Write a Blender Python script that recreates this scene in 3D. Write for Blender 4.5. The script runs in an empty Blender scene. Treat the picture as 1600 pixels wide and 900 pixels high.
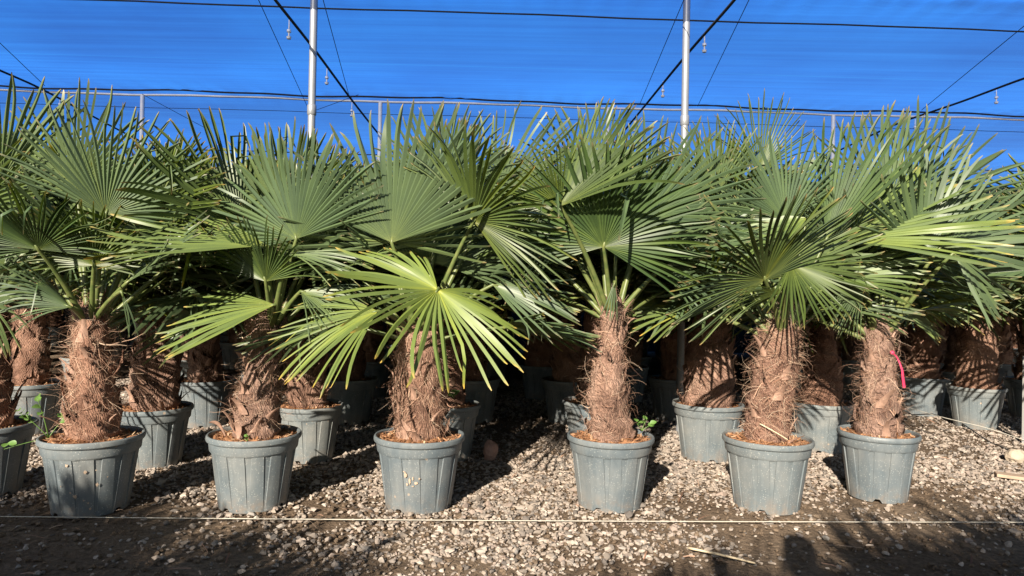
import bpy, math, random
import numpy as np
from mathutils import Vector, Matrix

scene = bpy.context.scene
COL = scene.collection
R_ = math.radians
rng = np.random.default_rng(7)
random.seed(7)

# ------------------------------------------------------------------ camera, sky, sun, exposure
F_PX, CAM_H, PITCH, ROLL = 1050.0, 1.16, 0.42, 1.1
cam_d = bpy.data.cameras.new('camera')
cam_d.sensor_width = 36.0
cam_d.lens = 36.0 * F_PX / 1600.0
cam_d.clip_start, cam_d.clip_end = 0.05, 2000
cam = bpy.data.objects.new('camera', cam_d)
COL.objects.link(cam)
CM = Matrix.Rotation(R_(90 + PITCH), 4, 'X') @ Matrix.Rotation(R_(ROLL), 4, 'Z')
CM = Matrix.Translation((0, 0, CAM_H)) @ CM
cam.matrix_world = CM
scene.camera = cam

SUN_EL, SUN_AZ = 25.0, 19.5          # the light travels towards +Y, swung by SUN_AZ towards +X
L = Vector((math.sin(R_(SUN_AZ)) * math.cos(R_(SUN_EL)), math.cos(R_(SUN_AZ)) * math.cos(R_(SUN_EL)), -math.sin(R_(SUN_EL))))
world = bpy.data.worlds.new('World')
scene.world = world
world.use_nodes = True
wn = world.node_tree
bg = wn.nodes['Background']
sky = wn.nodes.new('ShaderNodeTexSky')
sky.sky_type = 'NISHITA'
sky.sun_disc = False
sky.sun_elevation = R_(SUN_EL)
sky.sun_rotation = math.atan2(-L.x, -L.y)
sky.air_density, sky.dust_density, sky.ozone_density = 1.0, 0.6, 1.0
wn.links.new(sky.outputs[0], bg.inputs[0])
bg.inputs[1].default_value = 0.05
sd = bpy.data.lights.new('sun', 'SUN')
sd.energy = 5.0
sd.angle = R_(0.5)
sd.color = (1.0, 0.90, 0.76)
sun = bpy.data.objects.new('sun', sd)
COL.objects.link(sun)
sun.rotation_euler = L.to_track_quat('-Z', 'Y').to_euler()
vs = scene.view_settings
vs.view_transform = 'Standard'
vs.look = 'None'
vs.exposure = 1.1
vs.gamma = 1.0
vs.use_curve_mapping = False
scene.cycles.max_bounces = 6
scene.cycles.diffuse_bounces = 2
scene.cycles.transparent_max_bounces = 8

# ------------------------------------------------------------------ helpers
CMR = CM.to_3x3()
def ray(px, py):
    return CMR @ Vector(((px - 800) / F_PX, -(py - 450) / F_PX, -1.0))
def at(px, py, y):
    """world point seen at a photo pixel, y metres in front of the camera"""
    d = ray(px, py)
    return Vector((0, 0, CAM_H)) + d * (y / d.y)
def on_ground(px, py, h=0.0):
    d = ray(px, py)
    return Vector((0, 0, CAM_H)) + d * ((h - CAM_H) / d.z)

def tag(o, label=None, cat=None, group=None, kind=None):
    if label: o['label'] = label
    if cat: o['category'] = cat
    if group: o['group'] = group
    if kind: o['kind'] = kind
    return o
def empty(name, loc=(0, 0, 0), rz=0.0):
    o = bpy.data.objects.new(name, None)
    o.empty_display_size = 0.1
    COL.objects.link(o)
    o.location = loc
    o.rotation_euler = (0, 0, rz)
    return o
def make(name, verts, faces, mat, parent=None, smooth=True, attrs=None, sharp=None):
    verts = np.asarray(verts, dtype=np.float32).reshape(-1, 3)
    me = bpy.data.meshes.new(name)
    if isinstance(faces, np.ndarray):
        n, k = faces.shape
        me.vertices.add(len(verts)); me.vertices.foreach_set('co', verts.ravel())
        me.loops.add(n * k); me.loops.foreach_set('vertex_index', faces.astype(np.int32).ravel())
        me.polygons.add(n)
        me.polygons.foreach_set('loop_start', np.arange(0, n * k, k, dtype=np.int32))
        me.update(calc_edges=True)
        me.validate()
    else:
        me.from_pydata([tuple(v) for v in verts.tolist()], [], faces)
        me.update()
    me.polygons.foreach_set('use_smooth', np.full(len(me.polygons), smooth))
    if sharp: me.set_sharp_from_angle(angle=R_(sharp))
    for k, a in (attrs or {}).items():
        at_ = me.attributes.new(k, 'FLOAT', 'POINT')
        at_.data.foreach_set('value', np.asarray(a, dtype=np.float32))
    me.materials.append(mat)
    o = bpy.data.objects.new(name, me)
    COL.objects.link(o)
    if parent: o.parent = parent
    return o
def grid_faces(nr, nc, wrap=False):
    """quads of a grid of nr rows, nc columns"""
    i = np.arange(nr - 1)[:, None]; j = np.arange(nc if wrap else nc - 1)[None, :]
    j2 = (j + 1) % nc
    return np.stack([i * nc + j, i * nc + j2, (i + 1) * nc + j2, (i + 1) * nc + j], -1).reshape(-1, 4)
class MB:
    """collects quads into one mesh"""
    def __init__(s): s.v = []; s.f = []; s.n = 0
    def add(s, v, f):
        v = np.asarray(v, float).reshape(-1, 3)
        s.v.append(v); s.f.append(np.asarray(f, int) + s.n); s.n += len(v)
    def tube(s, pts, rad, n=6, cap=True):
        pts = np.asarray([tuple(p) for p in pts], float); m = len(pts)
        rad = np.broadcast_to(np.asarray(rad, float), (m,))
        d = np.gradient(pts, axis=0); d /= np.linalg.norm(d, axis=1)[:, None] + 1e-9
        ref = np.array([0., 0., 1.]) if abs(d[0][2]) < 0.9 else np.array([1., 0., 0.])
        u = np.cross(d, ref); u /= np.linalg.norm(u, axis=1)[:, None] + 1e-9
        w = np.cross(u, d)
        an = np.linspace(0, 2 * np.pi, n, endpoint=False)
        v = pts[:, None] + rad[:, None, None] * (np.cos(an)[None, :, None] * u[:, None] + np.sin(an)[None, :, None] * w[:, None])
        if cap:
            v = np.concatenate([np.repeat(pts[:1, None], n, 1), v, np.repeat(pts[-1:, None], n, 1)])
        s.add(v, grid_faces(len(v), n, True))
    def lathe(s, prof, n=32, center=(0, 0, 0)):
        prof = np.asarray(prof, float); an = np.linspace(0, 2 * np.pi, n, endpoint=False)
        v = np.stack([prof[:, 0:1] * np.cos(an), prof[:, 0:1] * np.sin(an), np.repeat(prof[:, 1:2], n, 1)], -1) + np.asarray(center)
        s.add(v, grid_faces(len(prof), n, True))
    def box(s, lo, hi):
        x0, y0, z0 = lo; x1, y1, z1 = hi
        v = [(x0, y0, z0), (x1, y0, z0), (x1, y1, z0), (x0, y1, z0), (x0, y0, z1), (x1, y0, z1), (x1, y1, z1), (x0, y1, z1)]
        s.add(v, [(0, 3, 2, 1), (4, 5, 6, 7), (0, 1, 5, 4), (1, 2, 6, 5), (2, 3, 7, 6), (3, 0, 4, 7)])
    def build(s, name, mat, parent=None, smooth=True, sharp=None):
        return make(name, np.concatenate(s.v), np.concatenate(s.f), mat, parent, smooth, sharp=sharp)
def copy_thing(root, loc, rz, scale=(1, 1, 1)):
    r = root.copy(); COL.objects.link(r)
    r.location = loc; r.rotation_euler = (0, 0, rz); r.scale = scale
    for ch in root.children:
        c = ch.copy(); COL.objects.link(c); c.parent = r
        for g in ch.children:
            d = g.copy(); COL.objects.link(d); d.parent = c
    return r

# smooth pseudo noise on arrays
_ph = rng.uniform(0, 6.28, (8, 8, 3)); _fr = rng.normal(0, 1, (8, 8, 3))
def snoise(p, f, k=0):
    p = np.asarray(p) * f
    o = 0
    for i in range(6):
        w = _fr[k % 8, i]; w = w / np.linalg.norm(w) * (0.7 + 0.25 * i)
        o = o + np.sin(p @ w * 2.2 + _ph[k % 8, i, 0])
    return o / 3.2

# ------------------------------------------------------------------ materials
def mat_new(name):
    m = bpy.data.materials.new(name); m.use_nodes = True
    nt = m.node_tree; b = nt.nodes['Principled BSDF']
    return m, nt, b, nt.nodes['Material Output']
def N(nt, t, **kw):
    n = nt.nodes.new(t)
    for k, v in kw.items(): setattr(n, k, v)
    return n
def ramp(nt, stops, fac=None, interp='LINEAR'):
    r = N(nt, 'ShaderNodeValToRGB'); e = r.color_ramp; e.interpolation = interp
    while len(e.elements) < len(stops): e.elements.new(0.5)
    for el, (p, c) in zip(e.elements, stops):
        el.position = p; el.color = (*c, 1) if len(c) == 3 else c
    if fac is not None: nt.links.new(fac, r.inputs[0])
    return r
def mixc(nt, fac, a, b, blend='MIX'):
    m = N(nt, 'ShaderNodeMix', data_type='RGBA', blend_type=blend)
    for sock, val in ((m.inputs[0], fac), (m.inputs[6], a), (m.inputs[7], b)):
        if hasattr(val, 'node'): nt.links.new(val, sock)
        elif isinstance(val, tuple): sock.default_value = (*val, 1)
        else: sock.default_value = val
    return m.outputs[2]
def noise(nt, scale, detail=4, vec=None, rough=0.55):
    n = N(nt, 'ShaderNodeTexNoise'); n.inputs['Scale'].default_value = scale
    n.inputs['Detail'].default_value = detail; n.inputs['Roughness'].default_value = rough
    if vec is not None: nt.links.new(vec, n.inputs['Vector'])
    return n
def coords(nt, scale=(1, 1, 1), out='Object'):
    t = N(nt, 'ShaderNodeTexCoord'); mp = N(nt, 'ShaderNodeMapping'); mp.inputs['Scale'].default_value = scale
    nt.links.new(t.outputs[out], mp.inputs[0]); return mp.outputs[0]
def bump(nt, b, h, strength, dist):
    n = N(nt, 'ShaderNodeBump'); n.inputs['Strength'].default_value = strength; n.inputs['Distance'].default_value = dist
    nt.links.new(h, n.inputs['Height']); nt.links.new(n.outputs[0], b.inputs['Normal'])
def simple(name, col, rough=0.6, metal=0.0, var=0.15, scale=20):
    m, nt, b, o = mat_new(name)
    n = noise(nt, scale, 4, coords(nt))
    c = mixc(nt, n.outputs[0], tuple(x * (1 - var) for x in col), tuple(x * (1 + var) for x in col))
    nt.links.new(c, b.inputs['Base Color'])
    b.inputs['Roughness'].default_value = rough; b.inputs['Metallic'].default_value = metal
    return m

YAW = 0.034                            # the rows of the nursery run slightly across the view
def leaf_material():
    m, nt, b, out = mat_new('palm_leaf')
    at_ = N(nt, 'ShaderNodeAttribute', attribute_name='t'); asg = N(nt, 'ShaderNodeAttribute', attribute_name='s')
    oi = N(nt, 'ShaderNodeObjectInfo'); geo = N(nt, 'ShaderNodeNewGeometry')
    base = ramp(nt, [(0.0, (.24, .26, .07)), (0.07, (.118, .155, .042)), (0.3, (.078, .116, .034)), (0.88, (.074, .112, .033)), (0.95, (.11, .125, .042)), (0.985, (.27, .20, .10))], at_.outputs['Fac'])
    hue = ramp(nt, [(0.0, (.80, .93, 1.02)), (0.45, (1, 1, 1)), (0.8, (1.16, 1.12, .86)), (1, (1.26, 1.18, .82))], oi.outputs['Random'])
    c = mixc(nt, 1.0, base.outputs[0], hue.outputs[0], 'MULTIPLY')
    sg = ramp(nt, [(0, (.68, .72, .76)), (0.8, (1.14, 1.12, 1.05)), (0.955, (1.3, 1.2, .9)), (0.97, (1.9, 1.45, .8)), (1, (2.9, 2.0, 1.3))], asg.outputs['Fac'])
    c = mixc(nt, 1.0, c, sg.outputs[0], 'MULTIPLY')
    # fine fibres running along each segment plus blotches
    nz = noise(nt, 9, 3, coords(nt))
    bl = ramp(nt, [(0.3, (.86, .88, .9)), (0.7, (1.1, 1.08, 1.05))], nz.outputs[0])
    c = mixc(nt, 1.0, c, bl.outputs[0], 'MULTIPLY')
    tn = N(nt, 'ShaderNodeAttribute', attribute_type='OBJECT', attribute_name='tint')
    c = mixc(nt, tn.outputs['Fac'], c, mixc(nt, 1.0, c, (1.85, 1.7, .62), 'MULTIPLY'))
    under = mixc(nt, 1.0, c, (1.0, 1.03, 1.15), 'MULTIPLY')
    under = mixc(nt, .22, under, (.17, .22, .15))
    c = mixc(nt, geo.outputs['Backfacing'], c, under)
    nt.links.new(c, b.inputs['Base Color'])
    b.inputs['Roughness'].default_value = 0.44
    b.inputs['Specular IOR Level'].default_value = 0.5
    tr = N(nt, 'ShaderNodeBsdfTranslucent')
    tc = mixc(nt, 1.0, c, (1.9, 1.75, .55), 'MULTIPLY')
    nt.links.new(tc, tr.inputs[0])
    mx = N(nt, 'ShaderNodeMixShader'); mx.inputs[0].default_value = 0.16
    nt.links.new(b.outputs[0], mx.inputs[1]); nt.links.new(tr.outputs[0], mx.inputs[2]); nt.links.new(mx.outputs[0], out.inputs[0])
    return m
def petiole_material():
    m, nt, b, out = mat_new('petiole')
    n = noise(nt, 25, 4, coords(nt))
    c = ramp(nt, [(0.3, (.085, .125, .035)), (0.7, (.17, .19, .06))], n.outputs[0])
    nt.links.new(c.outputs[0], b.inputs['Base Color']); b.inputs['Roughness'].default_value = .45
    return m
def fibre_material(name, stops, rough=.8):
    m, nt, b, out = mat_new(name)
    g = N(nt, 'ShaderNodeNewGeometry')
    c = ramp(nt, stops, g.outputs['Random Per Island'])
    nt.links.new(c.outputs[0], b.inputs['Base Color']); b.inputs['Roughness'].default_value = rough
    b.inputs['Specular IOR Level'].default_value = .25
    return m
def trunk_material():
    m, nt, b, out = mat_new('trunk_fibre_mat')
    v = coords(nt, (1, 1, .35))
    n1 = noise(nt, 14, 5, v); n2 = noise(nt, 120, 4, coords(nt, (1, 1, .2)), .7)
    w = N(nt, 'ShaderNodeTexWave', wave_type='BANDS', bands_direction='DIAGONAL'); nt.links.new(coords(nt, (1, 1, .5)), w.inputs[0])
    w.inputs['Scale'].default_value = 45; w.inputs['Distortion'].default_value = 9; w.inputs['Detail'].default_value = 3
    c1 = ramp(nt, [(.25, (.18, .095, .068)), (.5, (.38, .225, .165)), (.75, (.56, .39, .30))], n1.outputs[0])
    c2 = mixc(nt, .6, c1.outputs[0], mixc(nt, n2.outputs[0], (.10, .05, .035), (.48, .305, .22)))
    oi = N(nt, 'ShaderNodeObjectInfo'); hv = ramp(nt, [(0, (.78, .74, .74)), (.35, (1.05, .96, .9)), (.7, (.92, .98, 1.04)), (1, (1.18, 1.12, 1.05))], oi.outputs['Random'])
    n9 = noise(nt, 5, 3, coords(nt)); st = ramp(nt, [(.38, (.55, .53, .53)), (.55, (1, 1, 1))], n9.outputs[0])
    c2 = mixc(nt, 1.0, mixc(nt, 1.0, c2, hv.outputs[0], 'MULTIPLY'), st.outputs[0], 'MULTIPLY')
    nt.links.new(c2, b.inputs['Base Color']); b.inputs['Roughness'].default_value = .85
    b.inputs['Specular IOR Level'].default_value = .2
    ad = N(nt, 'ShaderNodeMath', operation='ADD'); nt.links.new(n2.outputs[0], ad.inputs[0]); nt.links.new(w.outputs['Fac'], ad.inputs[1])
    bump(nt, b, ad.outputs[0], .9, .008)
    return m
def pot_material():
    m, nt, b, out = mat_new('pot_plastic')
    v = coords(nt); oi = N(nt, 'ShaderNodeObjectInfo')
    ad = N(nt, 'ShaderNodeVectorMath', operation='ADD'); nt.links.new(v, ad.inputs[0]); nt.links.new(oi.outputs['Random'], ad.inputs[1])
    v = ad.outputs[0]
    n1 = noise(nt, 6, 5, v)
    base = ramp(nt, [(.3, (.118, .143, .157)), (.7, (.158, .184, .196))], n1.outputs[0])
    vo = N(nt, 'ShaderNodeTexVoronoi'); vo.inputs['Scale'].default_value = 90; nt.links.new(v, vo.inputs['Vector'])
    sp = ramp(nt, [(.14, (1, 1, 1)), (.26, (0, 0, 0))], vo.outputs['Distance'])
    gate = noise(nt, 14, 3, v); gt = ramp(nt, [(.36, (.15, .15, .15)), (.56, (1, 1, 1))], gate.outputs[0])
    mk = mixc(nt, 1.0, sp.outputs[0], gt.outputs[0], 'MULTIPLY')
    c = mixc(nt, mk, base.outputs[0], (.36, .37, .35))
    # dust film, heavier towards the foot where splashes reach
    n3 = noise(nt, 3.2, 6, v, .65); dt = ramp(nt, [(.42, (0, 0, 0)), (.68, (.6, .6, .6))], n3.outputs[0])
    c = mixc(nt, dt.outputs[0], c, (.27, .265, .245))
    spx = N(nt, 'ShaderNodeSeparateXYZ'); nt.links.new(N(nt, 'ShaderNodeTexCoord').outputs['Object'], spx.inputs[0])
    foot = N(nt, 'ShaderNodeMapRange'); foot.inputs[1].default_value = .11; foot.inputs[2].default_value = 0
    nt.links.new(spx.outputs[2], foot.inputs[0])
    fm = N(nt, 'ShaderNodeMath', operation='MULTIPLY'); nt.links.new(foot.outputs[0], fm.inputs[0])
    n5 = noise(nt, 18, 6, v, .7); f5 = ramp(nt, [(.42, (0, 0, 0)), (.66, (.9, .9, .9))], n5.outputs[0]); nt.links.new(f5.outputs[0], fm.inputs[1])
    c = mixc(nt, fm.outputs[0], c, (.24, .19, .15))
    # dried mud dots
    v2 = N(nt, 'ShaderNodeTexVoronoi'); v2.inputs['Scale'].default_value = 13; nt.links.new(v, v2.inputs['Vector'])
    d2 = ramp(nt, [(.09, (.8, .8, .8)), (.13, (0, 0, 0))], v2.outputs['Distance'])
    g2 = noise(nt, 2.3, 2, v); gg = ramp(nt, [(.5, (0, 0, 0)), (.58, (1, 1, 1))], g2.outputs[0])
    c = mixc(nt, mixc(nt, 1.0, d2.outputs[0], gg.outputs[0], 'MULTIPLY'), c, (.42, .33, .25))
    ns = noise(nt, 1.0, 5, coords(nt, (26, 26, 2.2)), .7); ss = ramp(nt, [(.40, (.88, .885, .89)), (.56, (1.0, 1.0, 1.0)), (.75, (1.07, 1.06, 1.04))], ns.outputs[0])
    pv = ramp(nt, [(0, (.84, .87, .9)), (.5, (1, 1, 1)), (1, (1.12, 1.1, 1.06))], oi.outputs['Random'])
    c = mixc(nt, 1.0, mixc(nt, 1.0, c, ss.outputs[0], 'MULTIPLY'), pv.outputs[0], 'MULTIPLY')
    nt.links.new(c, b.inputs['Base Color'])
    n4 = noise(nt, 9, 3, v); rr = ramp(nt, [(.3, (.34, .34, .34)), (.7, (.55, .55, .55))], n4.outputs[0])
    nt.links.new(rr.outputs[0], b.inputs['Roughness'])
    nb = noise(nt, 160, 3, v)
    bump(nt, b, nb.outputs[0], .15, .001)
    return m
def ground_material():
    m, nt, b, out = mat_new('dirt')
    v = coords(nt)
    n1 = noise(nt, 1.3, 6, v, .62); n2 = noise(nt, 38, 6, v, .7)
    c = ramp(nt, [(.3, (.15, .105, .072)), (.55, (.235, .175, .125)), (.75, (.31, .24, .175))], n1.outputs[0])
    c2 = ramp(nt, [(.3, (.5, .5, .5)), (.7, (1.35, 1.32, 1.28))], n2.outputs[0])
    nt.links.new(mixc(nt, 1.0, c.outputs[0], c2.outputs[0], 'MULTIPLY'), b.inputs['Base Color'])
    b.inputs['Roughness'].default_value = .95; b.inputs['Specular IOR Level'].default_value = .15
    bump(nt, b, n2.outputs[0], 1.0, .03)
    return m
def net_material():
    m, nt, b, out = mat_new('shade_net_fabric')
    v = coords(nt, (.16, 5.5, 1))
    n1 = noise(nt, 2.2, 5, v, .6); n2 = noise(nt, .5, 3, coords(nt))
    n3 = noise(nt, 9, 3, coords(nt, (.03, 3.2, 1)), .7)
    c = ramp(nt, [(.28, (.011, .152, .68)), (.72, (.018, .20, .80))], n1.outputs[0])
    c2 = ramp(nt, [(.3, (.80, .82, .86)), (.7, (1.10, 1.14, 1.06))], n2.outputs[0])
    c = mixc(nt, 1.0, c.outputs[0], c2.outputs[0], 'MULTIPLY')
    st = ramp(nt, [(.3, (.92, .93, .95)), (.5, (1, 1, 1)), (.72, (1.06, 1.05, 1.02))], n3.outputs[0])
    c = mixc(nt, 1.0, c, st.outputs[0], 'MULTIPLY')
    sx = N(nt, 'ShaderNodeSeparateXYZ'); nt.links.new(N(nt, 'ShaderNodeTexCoord').outputs['Object'], sx.inputs[0])
    ya = N(nt, 'ShaderNodeMath', operation='MULTIPLY_ADD'); nt.links.new(sx.outputs[0], ya.inputs[0]); ya.inputs[1].default_value = -YAW; nt.links.new(sx.outputs[1], ya.inputs[2])
    md = N(nt, 'ShaderNodeMath', operation='PINGPONG'); nt.links.new(ya.outputs[0], md.inputs[0]); md.inputs[1].default_value = 1.237
    sb = ramp(nt, [(0, (1.22, 1.2, 1.05)), (.010, (1.22, 1.2, 1.05)), (.016, (.92, .93, .96)), (.03, (1, 1, 1))], md.outputs[0])   # thin selvedge where two widths of net meet
    c = mixc(nt, 1.0, c, sb.outputs[0], 'MULTIPLY')
    tr = N(nt, 'ShaderNodeBsdfTranslucent'); di = N(nt, 'ShaderNodeBsdfDiffuse')
    nt.links.new(c, tr.inputs[0]); nt.links.new(c, di.inputs[0])
    mx = N(nt, 'ShaderNodeMixShader'); mx.inputs[0].default_value = .12
    nt.links.new(tr.outputs[0], mx.inputs[1]); nt.links.new(di.outputs[0], mx.inputs[2]); tp = N(nt, 'ShaderNodeBsdfTransparent'); m2 = N(nt, 'ShaderNodeMixShader'); m2.inputs[0].default_value = .17   # the open weave
    nt.links.new(mx.outputs[0], m2.inputs[1]); nt.links.new(tp.outputs[0], m2.inputs[2]); nt.links.new(m2.outputs[0], out.inputs[0])
    return m

M_LEAF = leaf_material(); M_PET = petiole_material(); M_TRUNK = trunk_material(); M_POT = pot_material()
M_FIB = fibre_material('fibre_hair', [(0, (.15, .076, .05)), (.35, (.35, .197, .132)), (.75, (.51, .335, .235)), (1, (.64, .50, .37))])
M_STUB = simple('leaf_stub_mat', (.35, .215, .155), .75, 0, .55, 40)
M_SOIL = fibre_material('potting_mix', [(0, (.10, .045, .022)), (.4, (.26, .125, .06)), (.8, (.40, .21, .11)), (1, (.52, .38, .24))], .95)
M_GRAVEL = fibre_material('gravel_stone', [(0, (.115, .10, .09)), (.2, (.23, .195, .165)), (.45, (.32, .264, .215)), (.65, (.38, .32, .27)), (.8, (.285, .222, .185)), (.93, (.50, .43, .36)), (1, (.22, .205, .19))], .9)
M_DIRT = ground_material(); M_NET = net_material()
M_STEEL = simple('galvanised_steel', (.27, .28, .295), .45, .35, .12, 30)
M_PIPE = simple('pale_pipe', (.75, .74, .71), .6, .1, .25, 12)
M_BLACK = simple('black_polythene', (.012, .012, .014), .8, 0, .2)
M_WHITE = simple('white_plastic', (.72, .72, .70), .4, 0, .1)
M_STRING = simple('pale_string', (.5, .47, .40), .8, 0, .15)
M_WEED = simple('weed_leaf', (.10, .19, .04), .5, 0, .3, 60)
M_RED = simple('red_ribbon', (.62, .04, .11), .55, 0, .15)
M_ROCK = simple('red_rock', (.42, .26, .21), .9, 0, .4, 25)
M_ROCK2 = simple('tan_rock', (.40, .33, .25), .9, 0, .35, 18)
M_STRAW = simple('dry_stalk', (.60, .49, .33), .75, 0, .25, 40)
M_WOOD = simple('weathered_plank', (.40, .29, .21), .85, 0, .35, 14)
M_MUD = simple('dried_scrape', (.44, .33, .24), .9, 0, .3, 60)

# ------------------------------------------------------------------ the setting: ground and gravel
YAW = 0.034                            # the rows of the nursery run slightly across the view
def row_pt(x, y0): return (x - YAW * 0, y0 + YAW * x)

gx = np.concatenate([[-300, -60], np.linspace(-9, 9, 181), [60, 300]])
gy = np.concatenate([[-300, -40], np.linspace(-6, 14, 201), [60, 400]])
X, Y = np.meshgrid(gx, gy)
P = np.stack([X, Y, np.zeros_like(X)], -1)
near = np.exp(-((X / 7) ** 4) - (((Y - 4) / 8) ** 4))
P[..., 2] = (snoise(P, 1.6, 1) * .006 + snoise(P, 6, 2) * .004) * near - .006
gm = make('ground', P, grid_faces(len(gy), len(gx)), M_DIRT)
tag(gm, kind='structure')

def ico():
    t = (1 + 5 ** .5) / 2
    v = np.array([(-1, t, 0), (1, t, 0), (-1, -t, 0), (1, -t, 0), (0, -1, t), (0, 1, t), (0, -1, -t), (0, 1, -t), (t, 0, -1), (t, 0, 1), (-t, 0, -1), (-t, 0, 1)], float)
    f = np.array([(0, 11, 5), (0, 5, 1), (0, 1, 7), (0, 7, 10), (0, 10, 11), (1, 5, 9), (5, 11, 4), (11, 10, 2), (10, 7, 6), (7, 1, 8), (3, 9, 4), (3, 4, 2), (3, 2, 6), (3, 6, 8), (3, 8, 9), (4, 9, 5), (2, 4, 11), (6, 2, 10), (8, 6, 7), (9, 8, 1)])
    return v / np.linalg.norm(v[0]), f
IV, IF = ico()
OV = np.array([(1, 0, 0), (-1, 0, 0), (0, 1, 0), (0, -1, 0), (0, 0, 1), (0, 0, -1)], float) * 1.12
OF = np.array([(0, 2, 4), (2, 1, 4), (1, 3, 4), (3, 0, 4), (2, 0, 5), (1, 2, 5), (3, 1, 5), (0, 3, 5)])
def stones(name, xy, size, mat, zoff=0.0, shape=None):
    n = len(xy)
    BV, BF = shape or (IV, IF); nv = len(BV)
    v = BV[None] * (1 + rng.uniform(-.32, .32, (n, nv, 1))) + rng.normal(0, .12, (n, nv, 3))
    sc = size[:, None] * np.stack([rng.uniform(.8, 1.35, n), rng.uniform(.6, 1.0, n), rng.uniform(.42, .75, n)], -1)
    v = v * sc[:, None]
    a = rng.uniform(0, 6.28, n); tx = rng.normal(0, .45, n)
    c, s = np.cos(tx)[:, None], np.sin(tx)[:, None]
    y = v[..., 1] * c - v[..., 2] * s; z = v[..., 1] * s + v[..., 2] * c; x = v[..., 0]
    c, s = np.cos(a)[:, None], np.sin(a)[:, None]
    v = np.stack([x * c - y * s, x * s + y * c, z], -1)
    v[..., 0] += xy[:, 0:1]; v[..., 1] += xy[:, 1:2]; v[..., 2] += (size * rng.uniform(.05, .5, n) + zoff)[:, None]
    f = (BF[None] + nv * np.arange(n)[:, None, None]).reshape(-1, 3)
    return make(name, v, f, mat, smooth=False)
def scatter(n, x0, x1, y0, y1):
    return np.stack([rng.uniform(x0, x1, n), rng.uniform(y0, y1, n)], -1)
pts = scatter(230000, -5.2, 5.6, 2.3, 9.0)
p3 = np.concatenate([pts, np.zeros((len(pts), 1))], 1)
dens = .72 + .50 * snoise(p3, 1.15, 3) + .22 * snoise(p3, 3.1, 4)
dens -= .75 * np.clip((-pts[:, 0] - 1.55) / .5, 0, 1) * np.clip((3.75 - pts[:, 1]) / .35, 0, 1)   # bare earth, front left
dens -= .8 * np.clip((pts[:, 0] - .9) / .5, 0, 1) * np.clip((3.5 - pts[:, 1]) / .3, 0, 1)         # bare earth, front right
dens -= .5 * np.exp(-((pts[:, 0] - 2.5) / .5) ** 2 - ((pts[:, 1] - 4.1) / .28) ** 2)
dens -= .8 * np.clip((3.02 - pts[:, 1] + .12 * snoise(p3, 2.2, 6)) / .3, 0, 1)
keep = (rng.uniform(0, 1, len(pts)) < np.clip(dens, .05, 1)) & (np.abs(pts[:, 0]) < .82 * pts[:, 1] + .4)
pts = pts[keep]
def gsize(n, k=1.0): return np.clip(rng.lognormal(math.log(.0084 * k), .40, n), .004, .024 * k)
nearp = pts[:, 1] < 3.9
tag(stones('gravel', pts[nearp], gsize(nearp.sum()), M_GRAVEL), 'beige and grey crushed gravel in front of and around the first row of pots', 'gravel', kind='stuff')
tag(stones('gravel', pts[~nearp], gsize((~nearp).sum(), 1.1), M_GRAVEL, 0, (OV, OF)),
    'beige and grey crushed gravel spread further back between the pots', 'gravel', kind='stuff')
cl = scatter(9000, -5, 5, 2.4, 5.0)
cl = cl[np.abs(cl[:, 0]) < .82 * cl[:, 1] + .4]
tag(stones('dirt_clods', cl, rng.uniform(.004, .016, len(cl)), M_DIRT), 'crumbs of brown earth lying among the gravel', 'dirt', kind='stuff')

# ------------------------------------------------------------------ shade house: net, posts, pipes, cables, hoses
ROW1, ROW2, ROW3, ROW4 = 5.7, 9.0, 12.3, 15.6
XG = [-8.2, -4.97, -1.69, 1.47, 4.62, 7.8]
nx = np.linspace(-11, 11, 331); ny = np.concatenate([np.linspace(5.3, 5.7, 12), np.linspace(5.7, 9.0, 80)[1:], np.linspace(9.0, 12.3, 60)[1:], np.linspace(12.3, 14.3, 16)[1:]])
X, Y = np.meshgrid(nx, ny)
def net_h(X, Y):
    hrow = np.interp(Y, [5.3, ROW1, ROW2, ROW3, ROW4, 19], [3.77, 3.735, 3.74, 3.70, 3.7, 3.7])
    ph = np.interp(Y, [5.3, ROW1, ROW2, ROW3, ROW4, 19], [.5, 1, 2, 3, 4, 5])
    sag = np.sin(np.pi * ph) ** 2
    h = hrow - .085 * sag
    p = np.stack([X, Y, 0 * X], -1)
    dr = np.minimum(np.abs(Y - ROW1), np.minimum(np.abs(Y - ROW2), np.abs(Y - ROW3)))
    gather = np.exp(-(dr / .28) ** 1.0)
    k = 2 * np.pi / .55
    h += gather * .022 * np.cos(k * X + .9 * np.sin(X * 1.7)) ** 8
    up = np.clip((ROW1 + .12 - Y) / .2, 0, 1)
    h += up * .012 * np.abs(snoise(np.stack([X + .6 * Y, Y * .5, 0 * X], -1), 5.5, 2)) * (.4 + .6 * (snoise(p * np.array([1, 0, 0]), .9, 1) > -.2))
    h += gather * .008 * snoise(p * np.array([1, .25, 1]), 7, 5)
    h += .007 * snoise(p * np.array([.15, 2.0, 1]), 1.0, 6) + .0012 * snoise(p * np.array([.12, 2.6, 1]), 4.5, 7)
    return h
Z = net_h(X, Y)
net = make('shade_net', np.stack([X, Y + YAW * X, Z], -1), grid_faces(len(ny), len(nx)), M_NET)
tag(net, 'bright blue shade net stretched overhead across the whole palm yard', 'shade net')

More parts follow.
